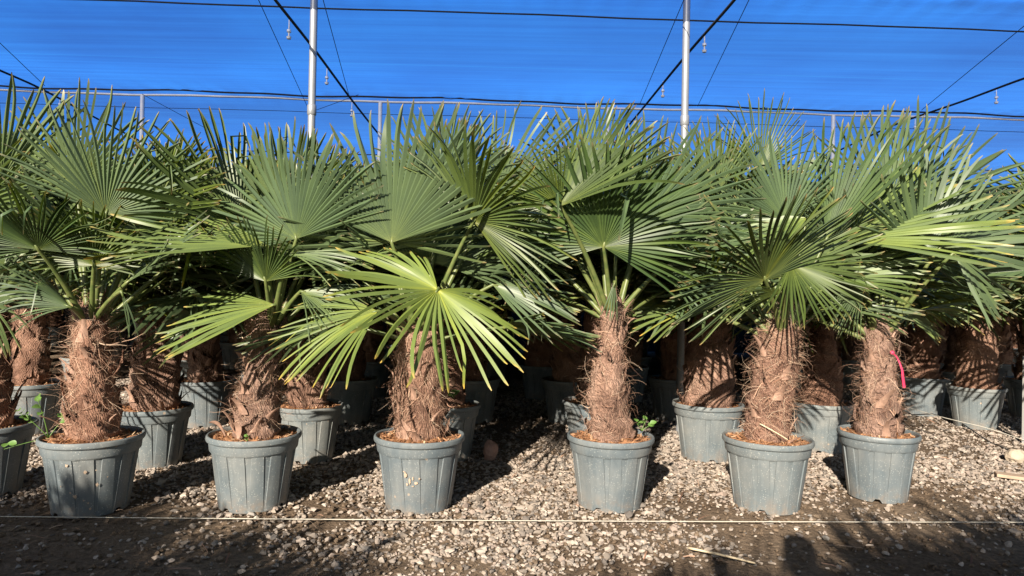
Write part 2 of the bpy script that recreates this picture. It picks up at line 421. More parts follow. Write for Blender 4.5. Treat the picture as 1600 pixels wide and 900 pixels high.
M_GREEN = simple('blackout_fabric', (.012, .026, .022), .9, 0, .4, 3)
def blackout(p, q, h, label):  # dark walls added to keep sky light out from under the roof
    n = 60; u = np.linspace(0, 1, n); z = np.linspace(-.05, h, 12); U, Z = np.meshgrid(u, z)
    p, q = np.array(p, float), np.array(q, float); d = (q - p) / np.linalg.norm(q - p); nn = np.array([-d[1], d[0]])
    w = .05 * np.sin(U * 60) * (Z / h) * (1 - Z / h) * 4
    V = np.stack([p[0] + (q - p)[0] * U + nn[0] * w, p[1] + (q - p)[1] * U + nn[1] * w, Z], -1)
    tag(make('blackout_net', V, grid_faces(12, n), M_GREEN), label, 'windbreak net', 'windbreak nets added to darken the shade house')
blackout((-10.9, 13.5), (10.9, 14.3), 3.66, 'dark windbreak net added at the far end to darken the space behind the palms')
blackout((-10.9, 6.5), (-10.9, 13.4), 3.66, 'dark windbreak net added at the left to darken the shade house')
blackout((10.9, 7.0), (10.9, 14.2), 3.66, 'dark windbreak net added at the right to darken the shade house')
def post(px, py, row, d, label, group, mat=None):
    mat = mat or M_STEEL
    p = at(px, py, row); y = row + YAW * p.x
    p = at(px, py, y)
    t = empty('roof_post', (p.x, p.y, 0))
    m = MB(); m.tube([(0, 0, -.1), (0, 0, 1.0), (0, 0, 2.6), (0, 0, 3.73 if row < 8 else 3.66)], d / 2, 16)
    m.build('pole', mat, t, sharp=40)
    m = MB(); m.lathe([(d / 2 + .001, 2.62), (d / 2 + .007, 2.63), (d / 2 + .007, 2.70), (d / 2 + .001, 2.71)], 16)
    m.build('collar', mat, t, sharp=40)
    tag(t, label, 'post', group)
    return t
post(487, 180, ROW1, .062, 'thick grey steel roof post, left of the two rising to the top edge', 'front roof posts')
post(1070, 180, ROW1, .062, 'thick grey steel roof post, right of the two rising to the top edge', 'front roof posts')
for px, lb in ((222, 'thin pale post under the far pipe, above the leftmost front palm'), (594, 'thin pale post under the far pipe, behind the palm with the scraped pot'),
               (950, 'thin pale post under the far pipe, behind the palm with stepped slender trunk'), (1302, 'thin pale post under the far pipe, second from the right edge')):
    post(px, 185, ROW2, .055, lb, 'far roof posts', M_PIPE)

def line_along(name, y0, h, r, mat, label, cat, wob=0.0, x0=-11, x1=11, group=None, n=60, k=0):
    xs = np.linspace(x0, x1, n)
    ph = rng.uniform(0, 6)
    pts = [(x, y0 + YAW * x, h + wob * math.sin(x * 1.9 + ph) + wob * .5 * math.sin(x * 5.3)) for x in xs]
    m = MB(); m.tube(pts, r, 8)
    return tag(m.build(name, mat), label, cat, group)
line_along('purlin_pipe', ROW2, 3.680, .016, M_PIPE, 'long pale pipe carrying the blue net above the palm tops', 'pipe', .008)
line_along('gather_rope', ROW2 - .05, 3.722, .012, M_BLACK, 'dark rope gathering the blue net along the pale pipe', 'rope', .012, n=160)
line_along('support_cable', ROW1, 3.53, .0075, M_BLACK, 'black cable across the top between the two thick posts', 'cable', .004)
line_along('tension_wire', ROW2 + .55, 3.655, .004, M_BLACK, 'thin dark wire just below the long pale pipe', 'wire', .004)
line_along('purlin_pipe', ROW3, 3.63, .009, M_BLACK, 'dark pipe far back where the blue net drops behind the palms', 'pipe', .006)

def cord(name, pix, r, mat, label, cat, group=None, sag=0.0, n=30, h=None):
    """pix: (px, py, y) control points, joined by a smooth line; a height h runs the line level instead"""
    P = np.array([tuple(at(*p)) if h is None else tuple(on_ground(p[0], p[1], h)) for p in pix])
    s = np.linspace(0, len(P) - 1, n)
    pts = np.stack([np.interp(s, range(len(P)), P[:, i]) for i in range(3)], -1)
    for _ in range(4): pts[1:-1] = (pts[:-2] + 2 * pts[1:-1] + pts[2:]) / 4
    u = np.linspace(0, 1, n); pts[:, 2] -= sag * 4 * u * (1 - u)
    m = MB(); m.tube(pts, r, 8)
    return tag(m.build(name, mat), label, cat, group), pts
def sprinkler(px, py, y, label):
    p = at(px, py, y)
    t = empty('sprinkler', p)
    m = MB(); m.tube([(0, 0, .0), (0, 0, -.05), (0, 0, -.075)], [.004, .005, .004], 8); m.build('drop_tube', M_WHITE, t)
    m = MB(); m.lathe([(.001, -.07), (.014, -.072), (.015, -.088), (.006, -.094), (.005, -.115), (.017, -.12), (.014, -.135), (.001, -.14)], 12); m.build('nozzle', M_WHITE, t, sharp=40)
    t.scale = (1.35,) * 3
    tag(t, label, 'sprinkler', 'sprinklers hanging from the black hoses')
G = 'black hoses and wires under the net'
h1, p1 = cord('irrigation_hose', [(384, -60, 5.3), (430, 0, 5.75), (490, 75, 6.8), (552, 160, 8.7), (640, 270, 12.2)], .0125, M_BLACK, 'black irrigation hose crossing the left thick post down to the pale pipe', 'hose', 'irrigation hoses', h=3.44)
h2, p2 = cord('irrigation_hose', [(1194, -60, 5.3), (1148, 0, 5.8), (1072, 86, 6.9), (990, 187, 9.1), (920, 270, 12.2)], .0125, M_BLACK, 'black irrigation hose crossing the right thick post down to the pale pipe', 'hose', 'irrigation hoses', h=3.44)
h3, p3_ = cord('irrigation_hose', [(-120, 60, 7.0), (0, 110, 7.9), (60, 136, 8.5), (160, 190, 9.6), (300, 262, 11.8)], .0125, M_BLACK, 'black irrigation hose entering at the left edge above the palm tips', 'hose', 'irrigation hoses', h=3.44)
h4, p4 = cord('irrigation_hose', [(1720, 85, 6.9), (1600, 122, 7.7), (1500, 160, 8.5), (1400, 193, 9.3), (1290, 245, 11)], .0125, M_BLACK, 'black irrigation hose sloping in from the right edge', 'hose', 'irrigation hoses', h=3.44)
for a in ((452, 30, 6.15, 'white sprinkler hanging near the top edge beside the left thick post'), (511, 106, 7.4, 'white sprinkler hanging between the left thick post and the pale pipe'),
          (1101, 52, 6.4, 'white sprinkler hanging just right of the right thick post'), (1036, 127, 7.7, 'white sprinkler hanging left of the right thick post'),
          (1557, 138, 8.0, 'white sprinkler hanging near the right edge under the sloping hose'), (94, 150, 8.9, 'white sprinkler low at the left edge just above the leaf tips'),
          (550, 160, 8.7, 'small sprinkler hanging where the left hose meets the pale pipe'), (991, 184, 9.1, 'small sprinkler hanging where the right hose meets the pale pipe'), (1430, 186, 9.1, 'small sprinkler under the pipe where the right-edge hose crosses it')):
    sprinkler(*a)
for a, lb in (([(372, -70, 5.5), (480, 166, 8.85)], 'thin dark wire left of the left thick post'), ([(486, -70, 5.6), (546, 152, 8.85)], 'thin dark wire right of the left thick post'),
              ([(1204, -70, 5.6), (1090, 166, 8.95)], 'thin dark wire right of the right thick post'), ([(1098, -70, 5.6), (1000, 162, 8.95)], 'thin dark wire left of the right thick post'),
              ([(-60, 10, 5.9), (70, 134, 8.6)], 'thin dark wire at the left edge above the leaf tips'), ([(1640, 8, 6.2), (1440, 172, 9.0)], 'thin dark wire coming down from the top right corner'),
              ([(222, 147, 8.8), (330, 205, 10.5)], 'thin brace wire beside the leftmost thin post'), ([(486, 175, 5.6), (560, 148, 8.8)], 'thin brace wire from the left thick post to the pale pipe')):
    cord('roof_wire', a, .0035, M_BLACK, lb, 'wire', 'thin roof wires', .0, 12, 3.56)
# ------------------------------------------------------------------ potted palms
NC = 140
def pot_mesh():
    rows = [(.172, 0), (.176, .004), (.1775, .02), (.180, .035), (.187, .085), (.195, .14), (.203, .20), (.210, .25), (.2155, .285), (.2175, .297), (.218, .301), (.2255, .304), (.2275, .308), (.2315, .345),
            (.2320, .352), (.2405, .354), (.2445, .359), (.2460, .368), (.2445, .379), (.2400, .385), (.2340, .385), (.2295, .380), (.2275, .365), (.222, .30)]
    rows = np.array(rows); nr = len(rows)
    w = np.interp(rows[:, 1], [0, .05, .297], [.05, .09, .20])          # the grooves widen upwards
    e = .022
    colu = np.stack([-w, -w + e, -w * .3, w * .3, w - e, w] + [w + (1 - 2 * w) * q for q in (.22, .41, .59, .78)], 1)
    dep = np.array([0, 1, 1, 1, 1, 0, 0, 0, 0, 0])
    k = np.arange(NC); an = (colu[:, k % 10] + (k // 10)[None]) / (NC // 10) * 2 * np.pi
    fade = np.interp(rows[:, 1], [0, .03, .09, .22, .2965, .298], [0, .25, .7, 1, 1, 0])
    r = rows[:, 0:1] - .0062 * fade[:, None] * dep[k % 10][None]
    h = np.repeat(rows[:, 1:2], NC, 1)
    notch = np.isin(k % 40, [16, 17, 18])
    lift = np.array([.021, .022, .0235, .036])
    for i in range(4): h[i, notch] = lift[i]
    v = np.stack([r * np.cos(an), r * np.sin(an), h], -1)
    return v, grid_faces(len(rows), NC, True)
POTV, POTF = pot_mesh()
def build_pot(root, wide=1.0, name='pot'):
    return make('pot', POTV * np.array([wide, wide, 1]), POTF, M_POT, root, True, sharp=28)
def build_soil(root, seed, wide=1.0, nchip=420):
    r = np.random.default_rng(seed)
    rr = np.linspace(0, .229, 14); an = np.linspace(0, 2 * np.pi, 44, endpoint=False)
    A, RR = np.meshgrid(an, rr)
    v = np.stack([RR * np.cos(A), RR * np.sin(A), .358 + .022 * np.exp(-(RR / .13) ** 2)], -1)
    v[..., 2] += .007 * snoise(v + seed, 24, seed) + .004 * snoise(v, 60, seed + 1)
    V = [v.reshape(-1, 3)]; Fq = [grid_faces(14, 44, True)]; n = V[0].shape[0]
    a = r.uniform(0, 6.28, nchip); q = .222 * np.sqrt(r.uniform(.15, 1, nchip))
    c = np.stack([q * np.cos(a), q * np.sin(a), .366 + .018 * np.exp(-(q / .13) ** 2) + r.uniform(-.004, .006, nchip)], -1)
    d = r.normal(0, 1, (nchip, 3)) * np.array([1, 1, .35]); d /= np.linalg.norm(d, axis=1)[:, None]
    s = np.cross(d, r.normal(0, .5, (nchip, 3)) + np.array([0, 0, 1])); s /= np.linalg.norm(s, axis=1)[:, None]
    ln = r.uniform(.006, .026, nchip)[:, None]; w = r.uniform(.0015, .005, nchip)[:, None]
    ch = np.stack([c - d * ln - s * w, c + d * ln - s * w, c + d * ln + s * w, c - d * ln + s * w], 1)
    V.append(ch.reshape(-1, 3)); Fq.append(np.arange(4 * nchip).reshape(-1, 4) + n)
    V = np.concatenate(V); V[:, :2] *= wide
    return make('soil', V, np.concatenate(Fq), M_SOIL, root, False)

def spine_at(sp, h):
    return np.array([np.interp(h, sp[:, 0], sp[:, 1]), np.interp(h, sp[:, 0], sp[:, 2])])
def build_trunk(root, prof, lean, seed, hair=1200, stubs=7, hairlen=1.0, comb=0.0):
    """prof: [(height, radius)], lean: [(height, dx, dy)] of the centre line"""
    r = np.random.default_rng(seed)
    prof = np.array(prof, float); sp = np.array(lean, float)
    h0, h1 = prof[0, 0], prof[-1, 0]
    nh, na = 64, 48
    hs = np.linspace(h0, h1, nh); an = np.linspace(0, 2 * np.pi, na, endpoint=False)
    A, H = np.meshgrid(an, hs)
    rad = np.interp(H, prof[:, 0], prof[:, 1])
    q = np.stack([np.cos(A), np.sin(A), H * 3.2], -1)
    # overlapping sheaths: a saw-tooth step spiralling up the stem
    saw = (H * 9.5 + A / (2 * np.pi) * 2 + .35 * snoise(q, 1.3, seed)) % 1.0
    rad = rad * (1 + .15 * snoise(q + seed, 1.1, seed) + .05 * snoise(q, 3.5, seed + 2) + .03 * snoise(q, 9, seed + 3)) + .026 * (saw - .5)
    cx = np.interp(H, sp[:, 0], sp[:, 1]); cy = np.interp(H, sp[:, 0], sp[:, 2])
    v = np.stack([cx + rad * np.cos(A), cy + rad * np.sin(A), H], -1)
    # leaf bases: fibrous sheaths wrapped round the stem one above another, each flaring at its ragged top
    VV = [v.reshape(-1, 3)]; FF = [grid_faces(nh, na, True)]; nv = nh * na
    nb = int((h1 - h0) * 24); ms, mu = 13, 9
    for i in range(nb):
        hb = h0 - .05 + (h1 - h0 - .02) * (i / nb); a0 = i * 2.4 + r.normal(0, .3)
        Hb = r.uniform(.13, .22); W0 = r.uniform(.7, 1.15); fl = r.uniform(.008, .046); sk = r.normal(0, .35)
        S, U = np.meshgrid(np.linspace(-1, 1, ms), np.linspace(0, 1, mu))
        rag = 1 - .30 * np.abs(S) ** 1.5 + r.normal(0, .07, ms)[None] * U
        hh_ = hb + U * Hb * rag
        an_ = a0 + S * W0 * (1 - .72 * U ** 1.3) + sk * U
        rr_ = np.interp(hh_, prof[:, 0], prof[:, 1]) * (1 + .06 * snoise(np.stack([np.cos(an_), np.sin(an_), hh_ * 3], -1), 2.2, seed + i)) + .004 + fl * U ** 1.8 - .014 * (1 - U) ** 2 - .010 * S ** 2 + r.normal(0, .0015, S.shape)
        cx_ = np.interp(hh_, sp[:, 0], sp[:, 1]); cy_ = np.interp(hh_, sp[:, 0], sp[:, 2])
        VV.append(np.stack([cx_ + rr_ * np.cos(an_), cy_ + rr_ * np.sin(an_), hh_], -1).reshape(-1, 3)); FF.append(grid_faces(mu, ms) + nv); nv += ms * mu
    tr = make('trunk', np.concatenate(VV), np.concatenate(FF), M_TRUNK, root, True)
    # fibre hair: thin curling ribbons
    n = int(hair * 1.0); K = 6
    ha = r.uniform(0, 6.283, n); hh = h0 + .06 + (h1 - h0 - .06) * r.beta(1.25, 1.0, n)
    rr = np.interp(hh, prof[:, 0], prof[:, 1]) * r.uniform(.9, 1.1, n)
    c = np.stack([np.interp(hh, sp[:, 0], sp[:, 1]), np.interp(hh, sp[:, 0], sp[:, 2]), hh], -1)
    out = np.stack([np.cos(ha), np.sin(ha), 0 * ha], -1); tan = np.stack([-np.sin(ha), np.cos(ha), 0 * ha], -1)
    p = c + out * rr[:, None]
    wild = np.where(r.uniform(0, 1, n) < .15, r.uniform(.3, 1, n), .0)
    d = tan * r.normal(0, .75, n)[:, None] + np.array([0, 0, 1]) * (r.normal(-.1, .8, n) - comb * 2.2)[:, None] + out * (.02 + .9 * wild)[:, None]
    d /= np.linalg.norm(d, axis=1)[:, None]
    ln = (r.uniform(.04, .12, n) + .05 * wild) * hairlen / (K - 1)
    wd = r.uniform(.0004, .0009, n)
    fat = r.uniform(0, 1, n) < .03
    wd[fat] = r.uniform(.0015, .0035, fat.sum())
    P = np.zeros((n, K, 3)); D = np.zeros((n, K, 3)); cur = p.copy()
    curl = r.normal(0, .30, (n, 3))
    for k in range(K):
        P[:, k] = cur; D[:, k] = d
        cur = cur + d * ln[:, None]
        d = d + curl + r.normal(0, .16, (n, 3)) + np.array([0, 0, -.10])
        # keep hugging the stem
        rel = cur - np.stack([np.interp(cur[:, 2], sp[:, 0], sp[:, 1]), np.interp(cur[:, 2], sp[:, 0], sp[:, 2]), cur[:, 2]], -1)
        dist = np.linalg.norm(rel[:, :2], axis=1); rs = np.interp(cur[:, 2], prof[:, 0], prof[:, 1])
        push = np.clip((rs * 1.0 - dist) / .02, 0, 1.2) - np.clip((dist - rs - .008 - .075 * wild) / .05, 0, .9)
        d = d + rel * np.array([1, 1, 0]) / (dist[:, None] + 1e-6) * push[:, None] * .8
        d /= np.linalg.norm(d, axis=1)[:, None]
    side = np.cross(D, out[:, None] + .4 * r.normal(0, 1, (n, 1, 3))); side /= np.linalg.norm(side, axis=2)[..., None] + 1e-9
    w = wd[:, None, None] * np.linspace(1, .35, K)[None, :, None]
    V = np.stack([P - side * w, P + side * w], 2)
    base = (np.arange(n) * K * 2)[:, None]; k = np.arange(K - 1)[None] * 2
    f = np.stack([base + k, base + k + 1, base + k + 3, base + k + 2], -1).reshape(-1, 4)
    fb = make('fibre', V, f, M_FIB, tr, False)
    fb['kind'] = 'stuff'
    stubs = int(stubs * 1.9)
    for i in range(stubs):
        a = r.uniform(0, 6.283) if i % 2 else r.uniform(-2.9, -.25)
        h = h0 + (h1 - h0) * ((i + .2) / stubs) ** 1.25 * .95
        rs = float(np.interp(h, prof[:, 0], prof[:, 1])); c0 = spine_at(sp, h)
        o = np.array([math.cos(a), math.sin(a), 0]); t = np.array([-math.sin(a), math.cos(a), 0]); t = t * (1 if r.uniform() < .5 else -1)
        Lh = r.uniform(.05, .14); bw = r.uniform(.014, .036); ti = r.uniform(.3, .85); sk = r.normal(0, .35)
        b0 = np.array([c0[0], c0[1], h]) + o * (rs + .002)
        vv = []
        for j, uu in enumerate(np.linspace(0, 1, 6)):
            ct = b0 + np.array([0, 0, 1]) * Lh * uu * (1 - .25 * ti * uu) + o * Lh * ti * uu ** 1.7 + t * sk * Lh * uu
            ww = bw * (1 - .62 * uu ** .8) * (1 + .1 * r.normal()); th = .010 * (1 - .5 * uu)
            curl_ = .35 * ww
            for (sx, sy) in ((-1, 0), (-.5, .55), (.5, .55), (1, 0), (.5, -.35), (-.5, -.35)):
                vv.append(ct + t * ww * sx + o * (th * sy * 1.6 - curl_ * abs(sx) * .6))
        m = MB(); vv = np.array(vv).reshape(6, 6, 3)
        vv = np.concatenate([np.repeat(vv[0].mean(0)[None, None], 6, 1), vv, np.repeat(vv[-1].mean(0)[None, None], 6, 1)])
        m.add(vv, grid_faces(8, 6, True)); m.build('leaf_stub', M_STUB, tr, True, sharp=50)
    return tr

TS = np.array([.012, .10, .22, .36, .5, .64, .77, .88, .965, 1.0])
def blade_mesh(P0, a, n, R, spread=200, nseg=None, fused=.45, fold=.88, droop=.10, cup=.12, seed=0, broken=.04, asym=.0, wave=.05, back=.22):
    """a fan blade: P0 point where it joins the stalk, a the axis, n the upper face"""
    r = np.random.default_rng(seed)
    nseg = nseg or int(min(42, 8 + spread * .158))
    a = np.asarray(a, float); a /= np.linalg.norm(a)
    n = np.asarray(n, float); n = n - a * (n @ a); n /= np.linalg.norm(n)
    b = np.cross(n, a)
    K = len(TS)
    ph = np.radians(np.linspace(-spread / 2, spread / 2, nseg)) + asym
    dl = math.radians(spread) / nseg / 2
    jit = r.normal(0, dl * .35, nseg)
    fus = fused * (1 - .18 * np.abs(ph / (math.radians(spread) / 2 + 1e-6))) + r.normal(0, .05, nseg)
    Rk = R * (.70 + .30 * np.cos(ph * .62)) * (1 + r.normal(0, .035, nseg))
    T = TS[None, :]
    rad = Rk[:, None] * T
    after = np.clip((T - fus[:, None]) / (1 - fus[:, None]), 0, 1)
    phi = ph[:, None] + jit[:, None] * after + r.normal(0, .035, (nseg, 1)) * after ** 2
    wf = R * fus[:, None] * math.tan(dl)
    hw = np.where(T < fus[:, None], rad * math.tan(dl), wf * (1 + .30 * after) * (1 - .30 * after) * np.where(T > .985, .22, np.where(T > .95, .72, 1.0)))
    fo = fold * (1 + .30 * after ** .7) + 0 * hw
    tw = (r.normal(0, .42, (nseg, 1))) * after
    ct, st = np.cos(phi), np.sin(phi)
    dirv = ct[..., None] * a + st[..., None] * b
    latv = -st[..., None] * a + ct[..., None] * b
    nn = n[None, None] + 0 * dirv
    lat2 = latv * np.cos(tw)[..., None] + nn * np.sin(tw)[..., None]
    nn2 = nn * np.cos(tw)[..., None] - latv * np.sin(tw)[..., None]
    c = np.asarray(P0, float) + dirv * rad[..., None]
    c = c + nn * (cup * np.abs(np.sin(phi)) ** 1.3 * rad + r.normal(0, wave, (nseg, 1)) * rad * after - back * R * 0.30 * T ** 2)[..., None]
    dr = droop * (1 + r.normal(0, .35, (nseg, 1)))
    g = np.zeros_like(c); g[..., 2] = -dr * R * T ** 2.6
    horiz = np.sqrt(np.clip(1 - dirv[..., 2] ** 2, .05, 1))
    c = c + g * horiz[..., None]
    # a few snapped segments hang from their middle
    for s in np.where(r.uniform(0, 1, nseg) < broken)[0]:
        kb = int(r.integers(4, 7)); pb = c[s, kb].copy(); side = r.normal(0, .22, 3); side[2] = -1; side /= np.linalg.norm(side)
        old = (c[s, kb] - c[s, kb - 1]) / np.linalg.norm(c[s, kb] - c[s, kb - 1])
        for k in range(kb + 1, K):
            u = min(1.0, (k - kb) / 2.0); dd = old * (1 - u) + side * u; dd /= np.linalg.norm(dd)
            pb = pb + dd * Rk[s] * (TS[k] - TS[k - 1]); c[s, k] = pb
    cf, sf = np.cos(fo), np.sin(fo)
    beyond = np.where(T < fus[:, None], 1.0, cf / math.cos(fold))
    eL = c - lat2 * (hw * beyond)[..., None] - nn2 * (hw * np.tan(np.clip(fo, 0, 1.25)) * beyond)[..., None] * .8
    eR = c + lat2 * (hw * beyond)[..., None] - nn2 * (hw * np.tan(np.clip(fo, 0, 1.25)) * beyond)[..., None] * .8
    V = np.stack([eL, c, c, eR], 2)                    # nseg, K, 4
    base = (np.arange(nseg) * K * 4)[:, None]; k = (np.arange(K - 1) * 4)[None]
    f1 = np.stack([base + k, base + k + 1, base + k + 5, base + k + 4], -1)
    f2 = np.stack([base + k + 2, base + k + 3, base + k + 7, base + k + 6], -1)
    F = np.concatenate([f1.reshape(-1, 4), f2.reshape(-1, 4)])
    tt = np.repeat(np.repeat(TS[None, :, None], nseg, 0), 4, 2).ravel()
    ss = np.repeat(r.uniform(0, .96, nseg) + (r.uniform(0, 1, nseg) < .035) * .04, K * 4)
    return V.reshape(-1, 3), F, tt, ss
def petiole_pts(B, P, rise=.35, n=9):
    B, P = np.asarray(B, float), np.asarray(P, float)
    ln = np.linalg.norm(P - B); mid = (B + P) / 2 + np.array([0, 0, 1]) * rise * ln * .35
    u = np.linspace(0, 1, n)[:, None]
    return (1 - u) ** 2 * B + 2 * u * (1 - u) * mid + u ** 2 * P
def add_leaf(root, B, P, a, n, R, seed, rise=.3, petr=.0085, tint=0.0, **kw):
    V, F, tt, ss = blade_mesh(P, a, n, R, seed=seed, **kw)
    lf = make('leaf', V, F, M_LEAF, root, True, {'t': tt, 's': ss})
    lf['tint'] = tint
    pp = petiole_pts(B, P, rise); an = np.asarray(a, float) / np.linalg.norm(a)
    pp = np.concatenate([pp, [np.asarray(P) + an * .03]])
    m = MB(); m.tube(pp, np.concatenate([np.linspace(petr * 1.9, petr, len(pp) - 1), [petr * .5]]), 7)
    m.build('petiole', M_PET, lf)
    return lf
def leaf_by_angle(root, top, az, el, pl, R, seed, bend=22, rollj=0, **kw):
    """az, el in degrees as the stalk leaves the crown; bend: how far the blade nods below the stalk"""
    o = np.array([math.cos(R_(az)), math.sin(R_(az)), 0])
    d = o * math.cos(R_(el)) + np.array([0, 0, math.sin(R_(el))])
    B = np.asarray(top) + o * .035 + np.array([0, 0, -.05 * (1 - el / 90)])
    P = B + d * pl
    e2 = el - bend; a = o * math.cos(R_(e2)) + np.array([0, 0, math.sin(R_(e2))])
    n = -o * math.sin(R_(e2)) + np.array([0, 0, math.cos(R_(e2))])
    b = np.cross(n, a); n = n * math.cos(R_(rollj)) + b * math.sin(R_(rollj))
    return add_leaf(root, B, P, a, n, R, seed, .15, **kw)

class Palm: pass
def palm_base(name, loc, rz, wide, seed, prof, lean, hair, stubs, hairlen=1.0, chips=420, comb=0.0):
    t = empty(name, loc, rz)
    build_pot(t, wide); build_soil(t, seed, wide, chips)
    build_trunk(t, prof, lean, seed, hair, stubs, hairlen, comb)
    return t
def generic_palm(seed, trunk_h=.62, r0=.115, loc=(0, 0, 0), nleaf=28, big=1.13, hair=1000, top_r=.075):
    r = np.random.default_rng(seed)
    h1 = .36 + trunk_h
    prof = [(.335, r0 * .95), (.40, r0 * 1.05), (.36 + trunk_h * .35, r0 * 1.0), (.36 + trunk_h * .6, r0 * .88), (h1 - .08, top_r * 1.15), (h1, top_r * .8), (h1 + .06, top_r * .45)]
    lx, ly = r.normal(0, .03, 2)
    lean = [(.3, 0, 0), (.36 + trunk_h * .5, lx * .4, ly * .4), (h1 + .1, lx, ly)]
    t = palm_base('potted_palm', loc, 0, 1.0, seed, prof, lean, hair, 6, 1.0, 300)
    top = np.array([lx, ly, h1])
    for i in range(nleaf):
        age = i / (nleaf - 1)
        el = 86 - 68 * age ** 1.35 + r.normal(0, 5); az = i * 137.5 + r.normal(0, 12) + seed * 40
        leaf_by_angle(t, top, az, el, (.40 + .16 * age) * big * r.uniform(.88, 1.12), (.55 + .06 * r.normal()) * big, seed * 100 + i, tint=max(0, r.normal(.05, .30)),
                      bend=2 + 18 * age + r.normal(0, 6), rollj=r.normal(0, 16), spread=(130 + 70 * min(1, age * 2.2)),
                      droop=.05 + .13 * age * r.uniform(.5, 1.4), cup=.22 - .12 * age, fused=r.uniform(.40, .52))
    return t

GROUP = 'potted fan palms'
PLACED = []
def base_from_rim(px, py):        # rim centre pixel to the point on the ground under it
    p = on_ground(px, py, .385); return Vector((p.x, p.y, 0))

# front row: (rim px, rim py, y, wide, trunk profile, lean, hair, stubs)
def unit(v): v = np.asarray(v, float); return v / np.linalg.norm(v)
RIGHT = np.array(CMR @ Vector((1, 0, 0))); UP = np.array(CMR @ Vector((0, 1, 0))); FWD = np.array(CMR @ Vector((0, 0, -1)))
def hero_leaf(root, base, top, hx, hy, dz, ang, Rpx, spread, tilt=0, roll=0, face=1, seed=0, rise=.3, **kw):
    """leaf whose blade joins its stalk at photo pixel hx, hy, dz metres behind the stem; ang is the direction of its axis,
    tilt leans the axis towards the viewer, roll turns the face about the axis"""
    y = base.y + dz
    P = np.array(at(hx, hy, y)) - np.array(base)
    R = Rpx * y / F_PX
    img = RIGHT * math.cos(R_(ang)) + UP * math.sin(R_(ang))
    a = img * math.cos(R_(tilt)) - FWD * math.sin(R_(tilt))
    n = -FWD - a * (-FWD @ a); n = unit(n)
    bb = np.cross(n, a); n = (n * math.cos(R_(roll)) + bb * math.sin(R_(roll))) * face
    return add_leaf(root, np.asarray(top), P, a, n, R, seed, rise, spread=spread, **kw)
FRONT = {}
def front_palm(key, rpx, rpy, y, wide, prof, topdx, label, hair, stubs, hairlen, heroes, fills, seed, bow=0.0):
    p = at(rpx, rpy, y); base = Vector((p.x, y, 0))
    h1 = prof[-2][0]
    lean = [(.3, 0, 0), (.36 + (h1 - .36) * .33, topdx * .15 - bow, .0), (.36 + (h1 - .36) * .66, topdx * .6 - bow * .4, 0), (h1 + .1, topdx, 0)]
    t = palm_base('potted_palm', base, 0, wide, seed, prof, lean, hair, stubs, hairlen, 420, 1.0 if key == 'd' else 0.0)
    top = np.array([topdx, 0, h1 - .03])
    for i, hl in enumerate(heroes):
        kw = dict(hl[9]) if len(hl) > 9 else {}
        hx, hy, dz, ang, Rpx, spread, tilt, roll, face = hl[:9]
        ofs = unit([ (at(hx, hy, y + dz).x - base.x), dz, 0.001]) * .035
        hero_leaf(t, base, top + ofs, hx, hy, dz, ang, Rpx, spread, tilt, roll, face, seed * 50 + i, **kw)
    r = np.random.default_rng(seed + 5)
    for i, (az, el, pl, R) in enumerate(fills + LOWF[:5 if key in 'd' else 3]):
        leaf_by_angle(t, top, az, el, pl, R, seed * 50 + 30 + i, tint=max(0, r.normal(.05, .30)), bend=r.uniform(4, 22), rollj=r.normal(0, 16), spread=190, droop=r.uniform(.04, .14), cup=.15)
    tag(t, label, 'potted palm', GROUP)
    FRONT[key] = (t, base)
    PLACED.append(base)
    return t
STD = [(.335, .125), (.40, .135), (.55, .128), (.75, .105), (.95, .088), (1.05, .07), (1.12, .03)]
LOWF = [(40, 22, .5, .56), (140, 20, .5, .56), (92, 18, .52, .56), (5, 12, .46, .5), (175, 12, .46, .5)]
BACKF = [(100, 72, .48, .60), (55, 58, .50, .58), (135, 58, .50, .58), (85, 44, .52, .58), (25, 46, .48, .55), (160, 44, .48, .55), (75, 80, .42, .55), (118, 33, .5, .56), (66, 34, .5, .56), (45, 68, .42, .55), (142, 66, .42, .55), (95, 54, .46, .56)]
front_palm('a', -24, 676, 3.72, 1.0, STD, .0, 'potted fan palm cut off by the left edge, weed hanging over its darker pot', 900, 6, 1.0,
           [(0, 285, -.1, 62, 180, 120, 10, -30, 1), (-30, 470, -.25, 10, 130, 150, 25, 30, 1, dict(droop=.25)), (-60, 330, -.2, 100, 170, 190, 10, 0, -1)],
           BACKF, 11)
front_palm('b', 145, 679, 3.50, .99, [(.335, .105), (.40, .112), (.55, .108), (.72, .098), (.88, .085), (.99, .072), (1.06, .035)], -.02,
           'potted fan palm in mud-dotted pot, right of the pot at the left edge', 2200, 8, 1.25,
           [(60, 390, -.32, 92, 148, 205, 46, 0, -1, dict(droop=.05)), (165, 335, -.10, 68, 178, 165, 6, -25, 1, dict(fused=.4)), (147, 415, -.22, 82, 118, 200, 30, -10, -1),
            (197, 443, -.15, 42, 165, 90, 5, 62, 1), (120, 300, .12, 105, 175, 150, 0, 0, 1), (235, 330, .1, 35, 150, 120, 10, 30, -1), (110, 480, -.2, 150, 120, 100, 20, 40, 1, dict(droop=.25)), (190, 455, -.3, 285, 70, 14, 0, 0, 1, dict(nseg=3, droop=.2))],
           BACKF, 12)
